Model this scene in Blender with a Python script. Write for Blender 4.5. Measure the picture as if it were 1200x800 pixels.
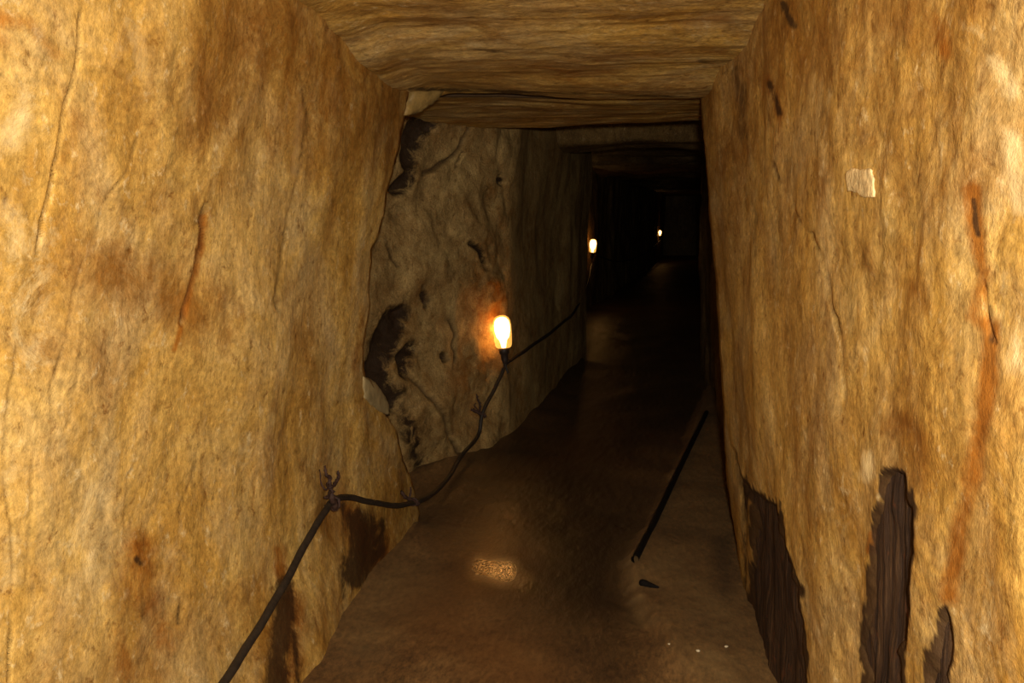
import bpy, bmesh, math, random
import numpy as np
from mathutils import Vector, Matrix

# ------------------------------------------------------------------ camera, world, light, exposure
for o in list(bpy.data.objects):
    bpy.data.objects.remove(o)
scene = bpy.context.scene
COL = scene.collection
F = 1167.0                      # focal length in pixels of a 1200 px wide frame
CAM = np.array([0.0, 0.0, 1.2])
TH = math.atan(105.0 / F)       # camera looks slightly down ...
PH = math.atan(150.0 / F * math.cos(TH))   # ... and slightly left of the tunnel's axis
fwd = np.array([-math.sin(PH) * math.cos(TH), math.cos(PH) * math.cos(TH), -math.sin(TH)])
rgt = np.array([math.cos(PH), math.sin(PH), 0.0])
upv = np.cross(rgt, fwd)
cd = bpy.data.cameras.new('camera')
cd.sensor_width = 36.0
cd.lens = 36.0 * F / 1200.0
cd.clip_start = 0.02
cam = bpy.data.objects.new('camera', cd)
COL.objects.link(cam)
cam.matrix_world = Matrix(((rgt[0], upv[0], -fwd[0], CAM[0]), (rgt[1], upv[1], -fwd[1], CAM[1]),
                           (rgt[2], upv[2], -fwd[2], CAM[2]), (0, 0, 0, 1)))
scene.camera = cam

w = bpy.data.worlds.new('world')
scene.world = w
w.use_nodes = True
w.node_tree.nodes['Background'].inputs[0].default_value = (0.0, 0.0, 0.0, 1)
w.node_tree.nodes['Background'].inputs[1].default_value = 0.0

# the photographer's flash, a hand's breadth to the right of the lens
fl = bpy.data.lights.new('camera_flash', 'SPOT')
fl.energy = 375.0
fl.color = (1.0, 0.95, 0.84)
fl.shadow_soft_size = 0.03
fl.spot_size = math.radians(112)
fl.spot_blend = 1.0
flo = bpy.data.objects.new('camera_flash', fl)
COL.objects.link(flo)
flo.location = (0.05, -0.12, 1.27)
aim = Vector((-0.13, 1.0, -0.07))
flo.rotation_euler = aim.to_track_quat('-Z', 'Y').to_euler()

vs = scene.view_settings
scene.display_settings.display_device = 'sRGB'
vs.view_transform = 'Standard'
vs.look = 'None'
vs.exposure = 0.0
vs.gamma = 1.0
vs.use_curve_mapping = False

R = random.Random(5)

# ------------------------------------------------------------------ maths helpers
def ray(px, py):
    d = fwd * F + rgt * (px - 600.0) + upv * (400.0 - py)
    return d / d[1]             # scaled so that y = distance along the tunnel

def photo(P):
    q = P - CAM
    dz = np.maximum(q @ fwd, 1e-3)
    return 600.0 + F * (q @ rgt) / dz, 400.0 - F * (q @ upv) / dz

def _h(ix, iy, iz, s):
    n = (ix * 374761393 + iy * 668265263 + iz * 2147483647 + s * 1274126177) & 0xffffffff
    n = ((n ^ (n >> 13)) * 1274126177) & 0xffffffff
    n = ((n ^ (n >> 15)) * 2246822519) & 0xffffffff
    return ((n ^ (n >> 16)) & 0xffff) / 32767.5 - 1.0

def vnoise(x, y, z, s=0):
    x, y, z = np.broadcast_arrays(np.asarray(x, float), np.asarray(y, float), np.asarray(z, float))
    ix, iy, iz = (np.floor(a).astype(np.int64) for a in (x, y, z))
    fx, fy, fz = x - ix, y - iy, z - iz
    fx, fy, fz = (a * a * a * (a * (a * 6 - 15) + 10) for a in (fx, fy, fz))
    def L(a, b, t): return a + (b - a) * t
    c = [[[_h(ix + i, iy + j, iz + k, s) for k in (0, 1)] for j in (0, 1)] for i in (0, 1)]
    return L(L(L(c[0][0][0], c[1][0][0], fx), L(c[0][1][0], c[1][1][0], fx), fy),
             L(L(c[0][0][1], c[1][0][1], fx), L(c[0][1][1], c[1][1][1], fx), fy), fz)

def fbm(x, y, z, octv=4, s=0, gain=0.5):
    a, t, tot = 1.0, 0.0, 0.0
    for i in range(octv):
        t = t + a * vnoise(x * 2.03 ** i, y * 2.03 ** i, z * 2.03 ** i, s + i * 7)
        tot += a
        a *= gain
    return t / tot * 1.6

def sstep(a, b, v):
    t = np.clip((v - a) / (b - a + 1e-12), 0, 1)
    return t * t * (3 - 2 * t)

def dist_line(px, py, pts):
    best = np.full(np.shape(px), 1e9)
    if len(pts) == 1:
        return np.hypot(px - pts[0][0], py - pts[0][1])
    for (x0, y0), (x1, y1) in zip(pts[:-1], pts[1:]):
        dx, dy = x1 - x0, y1 - y0
        t = np.clip(((px - x0) * dx + (py - y0) * dy) / (dx * dx + dy * dy + 1e-9), 0, 1)
        best = np.minimum(best, np.hypot(px - x0 - t * dx, py - y0 - t * dy))
    return best

def sd_poly(px, py, poly):      # signed distance, negative inside
    d = dist_line(px, py, list(poly) + [poly[0]])
    ins = np.zeros(np.shape(px), bool)
    n = len(poly)
    for i in range(n):
        x0, y0 = poly[i]; x1, y1 = poly[(i + 1) % n]
        if y0 == y1: continue
        c = ((y0 > py) != (y1 > py)) & (px < (x1 - x0) * (py - y0) / (y1 - y0) + x0)
        ins ^= c
    return np.where(ins, -d, d)

def blobs(px, py, n1, lst, base=None):
    """stains and painted light or shade: a list of (polyline, radius, strength); n1 is a noise that frays the outline"""
    m = np.zeros(np.shape(px)) if base is None else base
    for pts, r, s in lst:
        d = dist_line(px, py, pts)
        m = np.maximum(m, s * np.clip(1.12 - 0.72 * d / r - 0.22 * n1, 0, 1))
    return m

# ------------------------------------------------------------------ mesh helpers
def grid_mesh(name, P, mat, attrs=None, parent=None, closed=False):
    ny, nx = P.shape[:2]
    me = bpy.data.meshes.new(name)
    idx = np.arange(ny * nx).reshape(ny, nx)
    q = np.stack([idx[:-1, :-1], idx[:-1, 1:], idx[1:, 1:], idx[1:, :-1]], -1).reshape(-1, 4)
    me.vertices.add(ny * nx)
    me.vertices.foreach_set('co', P.reshape(-1).astype(np.float32))
    me.loops.add(q.size)
    me.loops.foreach_set('vertex_index', q.reshape(-1).astype(np.int32))
    me.polygons.add(len(q))
    me.polygons.foreach_set('loop_start', (np.arange(len(q)) * 4).astype(np.int32))
    me.update(calc_edges=True)
    me.validate()
    me.polygons.foreach_set('use_smooth', np.ones(len(q), bool))
    for k, v in (attrs or {}).items():
        a = me.attributes.new(k, 'FLOAT', 'POINT')
        a.data.foreach_set('value', v.reshape(-1).astype(np.float32))
    me.materials.append(mat)
    o = bpy.data.objects.new(name, me)
    COL.objects.link(o)
    if parent: o.parent = parent
    return o

def bm_obj(name, bm, mat, parent=None, smooth=True):
    bmesh.ops.recalc_face_normals(bm, faces=bm.faces)
    me = bpy.data.meshes.new(name)
    bm.to_mesh(me)
    bm.free()
    if smooth:
        for p in me.polygons: p.use_smooth = True
    me.materials.append(mat)
    o = bpy.data.objects.new(name, me)
    COL.objects.link(o)
    if parent: o.parent = parent
    return o

def smooth_path(pts, n=8):
    pts = [Vector(p) for p in pts]
    P = [2 * pts[0] - pts[1]] + pts + [2 * pts[-1] - pts[-2]]
    out = []
    for i in range(1, len(P) - 2):
        a, b, c, d = P[i - 1:i + 3]
        for k in range(n):
            t = k / n
            out.append(0.5 * ((2 * b) + (c - a) * t + (2 * a - 5 * b + 4 * c - d) * t * t + (3 * b - a - 3 * c + d) * t ** 3))
    out.append(pts[-1])
    return out

def tube(bm, pts, rad, sides=10, cap=True):
    pts = [Vector(p) for p in pts]
    n = len(pts)
    rads = rad if isinstance(rad, (list, tuple)) else [rad] * n
    t0 = (pts[1] - pts[0]).normalized()
    ref = Vector((0, 0, 1)) if abs(t0.z) < 0.9 else Vector((1, 0, 0))
    u = t0.cross(ref).normalized()
    rings = []
    for i, p in enumerate(pts):
        t = (pts[min(i + 1, n - 1)] - pts[max(i - 1, 0)]).normalized()
        u = (u - t * u.dot(t)).normalized()
        v = t.cross(u)
        rings.append([bm.verts.new(p + (u * math.cos(2 * math.pi * k / sides) + v * math.sin(2 * math.pi * k / sides)) * rads[i]) for k in range(sides)])
    for a, b in zip(rings[:-1], rings[1:]):
        for k in range(sides):
            bm.faces.new((a[k], a[(k + 1) % sides], b[(k + 1) % sides], b[k]))
    if cap:
        bm.faces.new(rings[0]); bm.faces.new(rings[-1])

def lathe(bm, prof, sides=24):
    rings = []
    for r, z in prof:
        rings.append([bm.verts.new((r * math.cos(2 * math.pi * k / sides), r * math.sin(2 * math.pi * k / sides), z)) for k in range(sides)])
    for a, b in zip(rings[:-1], rings[1:]):
        for k in range(sides):
            bm.faces.new((a[k], a[(k + 1) % sides], b[(k + 1) % sides], b[k]))
    bm.faces.new(rings[0]); bm.faces.new(rings[-1])

def tag(o, label=None, cat=None, group=None, kind=None):
    if label: o['label'] = label
    if cat: o['category'] = cat
    if group: o['group'] = group
    if kind: o['kind'] = kind
    return o

def empty(name, loc, label, cat, group=None):
    o = bpy.data.objects.new(name, None)
    o.empty_display_size = 0.05
    COL.objects.link(o)
    o.location = loc
    return tag(o, label, cat, group)

# ------------------------------------------------------------------ materials
class NT:
    def __init__(s, name):
        s.m = bpy.data.materials.new(name)
        s.m.use_nodes = True
        s.t = s.m.node_tree
        s.p = s.t.nodes['Principled BSDF']
        s.out = s.t.nodes['Material Output']
    def n(s, typ, **k):
        nd = s.t.nodes.new(typ)
        for a, b in k.items(): setattr(nd, a, b)
        return nd
    def l(s, a, b): s.t.links.new(a, b)
    def coords(s, scale, rot=(0, 0, 0)):
        c = s.n('ShaderNodeTexCoord')
        mp = s.n('ShaderNodeMapping')
        mp.inputs['Scale'].default_value = scale
        mp.inputs['Rotation'].default_value = rot
        s.l(c.outputs['Object'], mp.inputs['Vector'])
        return mp.outputs['Vector']
    def noise(s, vec, scale, detail=6, rough=0.55, dist=0.0):
        nd = s.n('ShaderNodeTexNoise')
        nd.inputs['Scale'].default_value = scale
        nd.inputs['Detail'].default_value = detail
        nd.inputs['Roughness'].default_value = rough
        nd.inputs['Distortion'].default_value = dist
        s.l(vec, nd.inputs['Vector'])
        return nd.outputs['Fac']
    def ramp(s, fac, stops):
        nd = s.n('ShaderNodeValToRGB')
        e = nd.color_ramp.elements
        while len(e) < len(stops): e.new(0.5)
        for el, (p, c) in zip(e, stops):
            el.position = p
            el.color = (c if len(c) == 4 else (*c, 1)) if not isinstance(c, float) else (c, c, c, 1)
        s.l(fac, nd.inputs['Fac'])
        return nd.outputs['Color']
    def mix(s, fac, a, b, mode='MIX'):
        nd = s.n('ShaderNodeMix', data_type='RGBA', blend_type=mode)
        for v, i in ((fac, 0), (a, 6), (b, 7)):
            if isinstance(v, (int, float)): nd.inputs[i].default_value = v
            elif isinstance(v, tuple): nd.inputs[i].default_value = (*v, 1)
            else: s.l(v, nd.inputs[i])
        return nd.outputs[2]
    def math(s, op, a, b=0.0, clamp=False):
        nd = s.n('ShaderNodeMath', operation=op, use_clamp=clamp)
        for v, i in ((a, 0), (b, 1)):
            if isinstance(v, (int, float)): nd.inputs[i].default_value = v
            else: s.l(v, nd.inputs[i])
        return nd.outputs[0]
    def attr(s, name):
        nd = s.n('ShaderNodeAttribute', attribute_name=name)
        return nd.outputs['Fac']
    def bump(s, h, dist, strength=1.0, nrm=None):
        nd = s.n('ShaderNodeBump')
        nd.inputs['Distance'].default_value = dist
        nd.inputs['Strength'].default_value = strength
        s.l(h, nd.inputs['Height'])
        if nrm is not None: s.l(nrm, nd.inputs['Normal'])
        return nd.outputs['Normal']

def rock_mat(name, stretch, pal, brown, tint=1.0, blotch=(0.40, 0.60), rough=(0.45, 0.72), spec=0.16, bump=1.0, fine=(0.55, 1.35), mott=(1, 0.48, 0.55), darkmax=.85):
    """mottled mineral crust with fine streaks; stretch is the per-axis scale, low along the streaks"""
    s = NT(name)
    iso = s.coords((1, 1, 1))
    st = s.coords(stretch)
    half = s.coords(mott)
    n1 = s.noise(half, 3.1, 10, 0.68, 0.9)
    col = s.ramp(n1, pal)
    if pal is GOLD:                            # greyer, tan patches
        col = s.mix(s.math('MULTIPLY', s.ramp(s.noise(half, 4.3, 8, 0.7, 0.8), [(0.46, 0.0), (0.64, 1.0)]), 0.55), col, (0.47, 0.345, 0.17))
    # broad brown clouds, broken up by a finer noise
    f2 = s.ramp(s.noise(half, 1.9, 6, 0.62, 1.2), [(blotch[0], 0.0), (blotch[1], 1.0)])
    n2b = s.noise(half, 13.0, 7, 0.7, 0.6)
    f2 = s.math('MULTIPLY', f2, s.ramp(n2b, [(0.36, 0.1), (0.6, 1.0)]))
    col = s.mix(s.math('MULTIPLY', f2, 0.75), col, brown)
    # thin streaks
    n3 = s.noise(st, 11, 7, 0.7, 0.8)
    col = s.mix(1.0, col, s.ramp(n3, [(0.28, 0.66), (0.5, 1.0), (0.72, 1.16)]), 'MULTIPLY')
    # small pale mineral flecks and dark pits
    n5 = s.noise(half, 38, 5, 0.75, 0.3)
    col = s.mix(s.ramp(n5, [(0.58, 0.0), (0.72, 0.6)]), col, (0.80, 0.62, 0.32) if pal is GOLD else (0.42, 0.31, 0.15))
    col = s.mix(s.ramp(n5, [(0.29, 0.85), (0.43, 0.0)]), col, (brown[0] * 0.6, brown[1] * 0.5, brown[2] * 0.45))
    grain = s.noise(half, 120, 5, 0.75)
    col = s.mix(1.0, col, s.ramp(grain, [(0.28, fine[0]), (0.72, fine[1])]), 'MULTIPLY')
    nn = s.ramp(s.noise(half, 12, 10, 0.76, 0.7), [(0.33, 0.0), (0.67, 1.0)])
    def stain(att, k, hard, top):              # a stain or painted light or shade, frayed by the grain of the crust
        v = s.attr(att)
        f = s.math('ADD', s.math('MULTIPLY', s.math('SUBTRACT', s.math('MULTIPLY', v, k), nn), hard), 0.1)
        f = s.math('MINIMUM', s.math('MAXIMUM', f, 0.0), 1.0)
        return s.math('MULTIPLY', s.math('MULTIPLY', f, s.math('MULTIPLY', v, 1.8, True)), top, True)
    col = s.mix(stain('pale', 1.0, 1.5, .8), col, (0.76, 0.57, 0.27) if pal is GOLD else (0.40, 0.28, 0.12))
    col = s.mix(stain('brown', 1.3, 1.0, 1.0), col, s.mix(0.35, s.mix(1.0, col, (0.56, 0.40, 0.25), 'MULTIPLY'), brown))
    rcol = s.ramp(n2b, [(0.36, (0.10, 0.03, 0.005)), (0.6, (0.34, 0.12, 0.011))])
    col = s.mix(stain('rust', 1.5, 1.1, .95), col, s.mix(0.55, s.mix(1.0, col, (0.70, 0.40, 0.16), 'MULTIPLY'), rcol))
    col = s.mix(stain('dark', 1.4, 2.0, darkmax), col, (0.026, 0.013, 0.006))
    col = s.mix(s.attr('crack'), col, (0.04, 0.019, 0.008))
    if tint != 1.0:
        col = s.mix(1.0, col, (tint, tint, tint), 'MULTIPLY')
    s.l(col, s.p.inputs['Base Color'])
    rr = s.n('ShaderNodeMapRange')
    rr.inputs[1].default_value = 0.3; rr.inputs[2].default_value = 0.7
    rr.inputs[3].default_value = rough[0]; rr.inputs[4].default_value = rough[1]
    s.l(n2b, rr.inputs[0])
    s.l(rr.outputs[0], s.p.inputs['Roughness'])
    s.p.inputs['Specular IOR Level'].default_value = spec
    b1 = s.bump(n2b, 0.006 * bump)
    b2 = s.bump(n5, 0.0028 * bump, 1.0, b1)
    b3 = s.bump(n3, 0.0018 * bump, 1.0, b2)
    s.l(b3, s.p.inputs['Normal'])
    return s.m

GOLD = [(0.28, (0.30, 0.14, 0.022)), (0.42, (0.50, 0.275, 0.055)), (0.56, (0.62, 0.38, 0.098)), (0.72, (0.80, 0.55, 0.21))]
BROWN = (0.25, 0.105, 0.013)
M_wall = rock_mat('ochre_flowstone', (1.5, 1.0, 0.40), GOLD, BROWN)
M_ceil = rock_mat('ochre_strata', (0.6, 1.5, 1.6), GOLD, BROWN, tint=0.85, bump=1.2, mott=(.5, .6, 1))
GREY = [(0.28, (0.19, 0.100, 0.030)), (0.45, (0.34, 0.205, 0.070)), (0.6, (0.45, 0.285, 0.10)), (0.75, (0.56, 0.38, 0.16))]
M_rock = rock_mat('grey_brown_rock', (1.3, 1.0, 0.8), GREY, (0.20, 0.085, 0.016), rough=(0.5, 0.75), spec=0.12, bump=2.2, mott=(1.2, .9, 1.1), darkmax=.97)
M_far = rock_mat('dark_far_rock', (1.5, .8, 0.5), [(p, (c[0] * .45, c[1] * .43, c[2] * .4)) for p, c in GREY], (0.06, 0.03, 0.012), spec=0.2, bump=1.6)  # niche rock palette scaled darker for the far walls and ceiling

def floor_mat():
    s = NT('wet_mud_floor')
    iso = s.coords((1, 1, 1))
    n1 = s.noise(iso, 3.0, 7, 0.62, 0.5)
    col = s.ramp(n1, [(0.3, (0.075, 0.034, 0.010)), (0.5, (0.120, 0.057, 0.016)), (0.7, (0.17, 0.088, 0.027))])
    sq = s.coords((1, 0.4, 1))
    g = s.noise(sq, 70, 5, 0.75)
    col = s.mix(1.0, col, s.ramp(g, [(0.3, 0.42), (0.7, 1.55)]), 'MULTIPLY')
    fray = s.ramp(s.noise(iso, 9, 6, 0.7, 0.5), [(0.3, 0.55), (0.6, 1.0)])
    col = s.mix(s.math('MULTIPLY', s.attr('pale'), fray, True), col, (0.25, 0.155, 0.055))
    col = s.mix(s.math('MULTIPLY', s.attr('rust'), fray, True), col, (0.20, 0.075, 0.012))
    wet = s.attr('wet')
    col = s.mix(s.math('MULTIPLY', wet, 0.86), col, (0.022, 0.013, 0.006))
    s.l(col, s.p.inputs['Base Color'])
    r = s.n('ShaderNodeMapRange')
    r.inputs[1].default_value = 0.0; r.inputs[2].default_value = 1.0
    r.inputs[3].default_value = 0.62; r.inputs[4].default_value = 0.07
    s.l(s.attr('gloss'), r.inputs[0])
    s.l(r.outputs[0], s.p.inputs['Roughness'])
    s.p.inputs['Specular IOR Level'].default_value = 0.45
    b1 = s.bump(s.noise(sq, 14, 6, 0.6), 0.0008)
    b2 = s.bump(s.noise(sq, 90, 2, 0.6), 0.0017, 1.0, b1)
    s.l(b2, s.p.inputs['Normal'])
    return s.m
M_floor = floor_mat()

def wood_mat():
    s = NT('rotten_timber')
    st = s.coords((9, 9, 0.7))
    n = s.noise(st, 5, 7, 0.65, 0.8)
    col = s.ramp(n, [(0.3, (0.014, 0.007, 0.004)), (0.47, (0.040, 0.020, 0.010)), (0.62, (0.085, 0.043, 0.018)), (0.75, (0.17, 0.085, 0.028))])
    n2 = s.noise(s.coords((1, 1, 1)), 22, 5, 0.7)
    col = s.mix(s.ramp(n2, [(0.58, 0.0), (0.72, 0.7)]), col, (0.16, 0.05, 0.014))
    s.l(col, s.p.inputs['Base Color'])
    s.p.inputs['Roughness'].default_value = 0.65
    s.p.inputs['Specular IOR Level'].default_value = 0.15
    b1 = s.bump(n, 0.01)
    s.l(s.bump(s.noise(st, 30, 5, 0.7), 0.004, 1.0, b1), s.p.inputs['Normal'])
    return s.m
M_wood = wood_mat()

def plain(name, col, rough=0.6, spec=0.3, nscale=40, var=0.35, bdist=0.002):
    s = NT(name)
    iso = s.coords((1, 1, 1))
    n = s.noise(iso, nscale, 5, 0.65)
    lo = tuple(c * (1 - var) for c in col); hi = tuple(c * (1 + var) for c in col)
    s.l(s.ramp(n, [(0.3, lo), (0.7, hi)]), s.p.inputs['Base Color'])
    s.p.inputs['Roughness'].default_value = rough
    s.p.inputs['Specular IOR Level'].default_value = spec
    s.l(s.bump(n, bdist), s.p.inputs['Normal'])
    return s.m
M_cable = plain('dusty_black_rubber', (0.026, 0.017, 0.010), 0.6, 0.25)
M_iron = plain('rusted_iron', (0.04, 0.018, 0.011), 0.75, 0.25, 60, 0.5)
M_pipe = plain('black_pipe', (0.018, 0.014, 0.011), 0.5, 0.3)
M_socket = plain('black_socket', (0.03, 0.018, 0.012), 0.5, 0.3)
M_chip = plain('pale_mineral', (0.62, 0.44, 0.20), 0.6, 0.2, 45, 0.45, 0.006)
M_flake = plain('grey_stone_flake', (0.31, 0.225, 0.10), 0.6, 0.2, 14, 0.35, 0.006)
M_flake2 = plain('ochre_stone_flake', (0.21, 0.125, 0.034), 0.6, 0.3, 14, 0.4, 0.006)
M_pebble = plain('pale_pebble', (0.42, 0.33, 0.2), 0.6, 0.3, 40, 0.3)
M_stick = plain('blackened_wood', (0.007, 0.005, 0.004), 0.8, 0.08)

def emis_mat(name, col, strength, glassy=0.0):
    s = NT(name)
    e = s.n('ShaderNodeEmission')
    n = s.noise(s.coords((1, 1, 1)), 30, 2)
    s.l(s.ramp(n, [(0.3, tuple(c * 0.92 for c in col)), (0.7, col)]), e.inputs[0])
    e.inputs[1].default_value = strength
    if glassy:
        t = s.n('ShaderNodeBsdfTransparent')
        g = s.n('ShaderNodeBsdfGlossy')
        g.inputs['Roughness'].default_value = 0.12
        m1 = s.n('ShaderNodeMixShader'); m1.inputs[0].default_value = 0.06
        s.l(t.outputs[0], m1.inputs[1]); s.l(g.outputs[0], m1.inputs[2])
        ad = s.n('ShaderNodeAddShader')
        s.l(m1.outputs[0], ad.inputs[0]); s.l(e.outputs[0], ad.inputs[1])
        s.l(ad.outputs[0], s.out.inputs['Surface'])
    else:
        s.l(e.outputs[0], s.out.inputs['Surface'])
    return s.m
M_glow = emis_mat('incandescent_bulb', (1.0, 0.45, 0.11), 16.0)
M_glass = emis_mat('lit_glass_jar', (1.0, 0.46, 0.08), 0.6, 1.0)

# ------------------------------------------------------------------ base surfaces of the tunnel
def XL0(y, z):
    b = np.interp(z, [-.3, 0, .35, .7, 1.2, 1.8, 2.2], [-.93, -.955, -.975, -.975, -.935, -.85, -.79])
    return b + .055 * sstep(3.3, 2.6, y) * sstep(.4, .0, z)
def XR0(y, z):
    top = np.interp(y, [0, .9, 2.55, 3.1, 3.85, 4.2], [.46, .42, .325, .295, .235, .225])
    bot = np.interp(y, [0, .9, 2.55, 3.85, 4.2], [.46, .43, .37, .375, .375])
    t = np.interp(z, [0, 1.8], [0, 1])
    return bot + (top - bot) * t
def lumps(y, z, s):
    return 0.018 * fbm(y * 1.7, z * 1.3, 3.3, 3, s) + 0.008 * fbm(y * 3.2, z * 2.4, 1.7, 3, s + 31)
def XL(y, z): return XL0(y, z) + lumps(y, z, 11)
def XR(y, z): return XR0(y, z) + lumps(y, z, 57)

def on_wall(px, py, fn, off=0.0):
    r = ray(px, py)
    t = 3.0
    for _ in range(60):
        y, z = t * r[1], CAM[2] + t * r[2]
        t = 0.5 * t + 0.5 * float((fn(np.array(y), np.array(z)) + off) / r[0])
    return np.array([t * r[0], t * r[1], CAM[2] + t * r[2]])
def on_z(px, py, z=0.0):
    r = ray(px, py)
    t = (z - CAM[2]) / r[2]
    return np.array([t * r[0], t * r[1], z])

# ---- left wall, ending at its broken edge
edge_px = [(484, 98), (480, 108), (476, 134), (467, 172), (461, 200), (454, 230), (445, 275), (437, 288), (434, 337), (432, 370), (427, 410),
           (428, 440), (433, 458), (446, 478), (456, 490), (465, 505), (471, 532), (479, 555), (486, 575), (492, 600), (490, 626)]
ep = np.array([on_wall(x, y, XL) for x, y in edge_px])
o_ = np.argsort(ep[:, 2])
EZ, EY = ep[o_, 2], ep[o_, 1]

def paint(P, n1, brown, rust, dark, pale):
    px, py = photo(P.reshape(-1, 3))
    px = px.reshape(P.shape[:2]); py = py.reshape(P.shape[:2])
    front = P[..., 1] > 0.35
    res = {}
    for k, l in (('brown', brown), ('rust', rust), ('dark', dark), ('pale', pale)):
        res[k] = np.where(front, blobs(px, py, n1, l), 0.0)
    return px, py, res

def cracks(px, py, y, z, lst, seed):
    wob = 2.2 * fbm(y * 9, z * 14, 0.5, 3, seed)
    d = np.zeros(np.shape(px)); dk = np.zeros(np.shape(px))
    for pts, wd, dep, col in lst:
        dd = np.abs(dist_line(px + wob, py, pts)) / wd
        g = np.exp(-dd * dd)
        d = np.maximum(d, dep * g)
        dk = np.maximum(dk, col * np.exp(-dd * dd * 1.1))
    gap = np.clip(0.75 + 0.6 * fbm(y * 8, z * 12, 0.9, 3, seed + 60), .15, 1)
    return d * gap, dk * gap

def wall_left():
    zs = np.linspace(-0.12, 2.05, 520)
    s = np.concatenate([np.linspace(-4, 0.9, 30)[:-1], 1.0 / np.linspace(1 / 0.9, 1 / 3.6, 360)])
    s = (s + 4) / 7.6                      # 0..1 from behind the camera to the broken edge
    S, Z = np.meshgrid(s, zs)
    jag = 0.018 * fbm(zs * 14, zs * 0 + 2.2, 0.3, 4, 91)
    ye = np.interp(zs, EZ, EY) + jag
    Y = -4 + S * (ye[:, None] + 4)
    X = XL(Y, Z)
    P = np.stack([X, Y, Z], -1)
    n1 = fbm(Y * 5, Z * 3.2, 0.2, 4, 201)
    brown = [([(60, 90), (90, 140), (65, 210)], 18, .6), ([(190, 60), (300, 120), (420, 170)], 115, .55), ([(430, 120), (450, 200)], 55, .5),
             ([(130, 310), (180, 340), (235, 370)], 60, 1.0), ([(330, 40), (400, 60)], 60, .6), ([(322, 440), (322, 480)], 9, .7),
             ([(405, 470), (400, 560), (404, 640)], 12, .65), ([(425, 360), (418, 420), (420, 470)], 9, .6), ([(245, 250), (228, 330), (210, 400)], 9, .6),
             ([(300, 690), (330, 780)], 45, .85), ([(395, 610), (440, 660)], 42, .95), ([(390, 700), (370, 790)], 30, .6), ([(150, 700), (180, 790)], 45, .7), ([(350, 325), (330, 350)], 12, .5), ([(440, 560), (470, 620)], 14, .4),
             ([(110, 505), (120, 520)], 12, .4), ([(40, 190), (30, 230)], 16, .5), ([(370, 440), (375, 520)], 10, .3)]
    rust = [([(0, 20), (35, 30), (65, 62)], 22, .75), ([(163, 640), (170, 690), (190, 750)], 26, .8), ([(140, 740), (150, 790)], 18, .6),
            ([(326, 645), (330, 680)], 10, .9), ([(340, 700), (345, 790)], 24, .8), ([(412, 600), (440, 650)], 24, .75), ([(240, 255), (230, 320), (205, 410)], 5, .9), ([(0, 45), (50, 70)], 25, .5), ([(425, 375), (415, 430)], 6, .5)]
    dark = [([(333, 690), (332, 745), (324, 800)], 17, .95), ([(345, 740), (350, 800)], 10, .7), ([(420, 610), (428, 640), (416, 672)], 22, .95),
            ([(160, 655), (165, 660)], 6, .8), ([(167, 690), (166, 725)], 4, .6), ([(209, 700), (208, 730)], 4, .6), ([(402, 590), (402, 700)], 5, .6), ([(448, 610), (444, 650)], 8, .6)]
    pale = [([(352, 125), (348, 200)], 12, .75), ([(150, 20), (165, 80)], 26, .65), ([(130, 20), (140, 60)], 18, .5), ([(25, 70), (30, 120), (10, 160)], 22, .6), ([(40, 280), (20, 420)], 60, .55), ([(80, 220), (60, 300)], 30, .4),
            ([(70, 560), (130, 700)], 90, .4), ([(290, 470), (280, 540)], 24, .4), ([(10, 450), (10, 700)], 18, .5), ([(215, 605), (205, 640)], 14, .35)]
    px, py, at = paint(P, n1, brown, rust, dark, pale)
    cr = [([(95, 15), (92, 75), (75, 125), (70, 170), (60, 220), (50, 260), (45, 295)], 1.6, .008, .75),
          ([(243, 240), (235, 290), (227, 330), (215, 380)], 1.8, .012, .9),
          ([(352, 85), (360, 140), (350, 215), (340, 250), (327, 310), (322, 350), (325, 365)], 1.4, .006, .7),
          ([(160, 160), (150, 200), (120, 240), (115, 270)], 1.2, .005, .6),
          ([(100, 305), (85, 345), (77, 395), (60, 450), (62, 520)], 1.4, .006, .6),
          ([(18, 400), (14, 440), (5, 490), (7, 565), (15, 640), (14, 720), (10, 800)], 1.5, .007, .7),
          ([(160, 495), (163, 525), (150, 560), (148, 620)], 1.2, .004, .5), ([(95, 400), (90, 450), (80, 500)], 1.1, .004, .5),
          ([(232, 520), (225, 560), (210, 600)], 1.1, .004, .4), ([(40, 520), (36, 600), (30, 690)], 1.2, .005, .5),
          ([(300, 200), (292, 260)], 1.1, .004, .4), ([(448, 20), (440, 60)], 1.2, .004, .4)]
    d, dk = cracks(px, py, Y, Z, cr, 5)
    fine = 0.0022 * fbm(Y * 7, Z * 7, 0.1, 3, 77) + 0.0014 * fbm(Y * 22, Z * 30, 0.1, 2, 78)
    P[..., 0] += np.where(Y > 0.3, fine - d, 0)
    at['crack'] = dk * (Y > .3)
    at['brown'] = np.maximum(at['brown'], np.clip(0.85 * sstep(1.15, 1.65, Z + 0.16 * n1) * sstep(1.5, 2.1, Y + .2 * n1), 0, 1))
    # broken end: fold the crust back into the rock
    extra = []
    for dx, dy in ((-.006, .004), (-.02, .006), (-.05, .004), (-.10, -.01), (-.2, -.05), (-.4, -.1)):
        e = P[:, -1, :].copy()
        e[:, 0] += dx; e[:, 1] += dy + 0.006 * fbm(zs * 20, zs * 0 + dx * 40, .1, 3, 15)
        extra.append(e)
    P = np.concatenate([P, np.stack(extra, 1)], 1)
    for k in at:
        at[k] = np.concatenate([at[k], np.repeat(at[k][:, -1:] , len(extra), 1)], 1)
    at['crack'][:, -5:] = 0.85  # shade of the gap behind the slab edge, put into the colour
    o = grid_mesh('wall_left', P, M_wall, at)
    return tag(o, 'golden streaked rock wall on the left, in front of the niche', kind='structure')
WL = wall_left()

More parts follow.
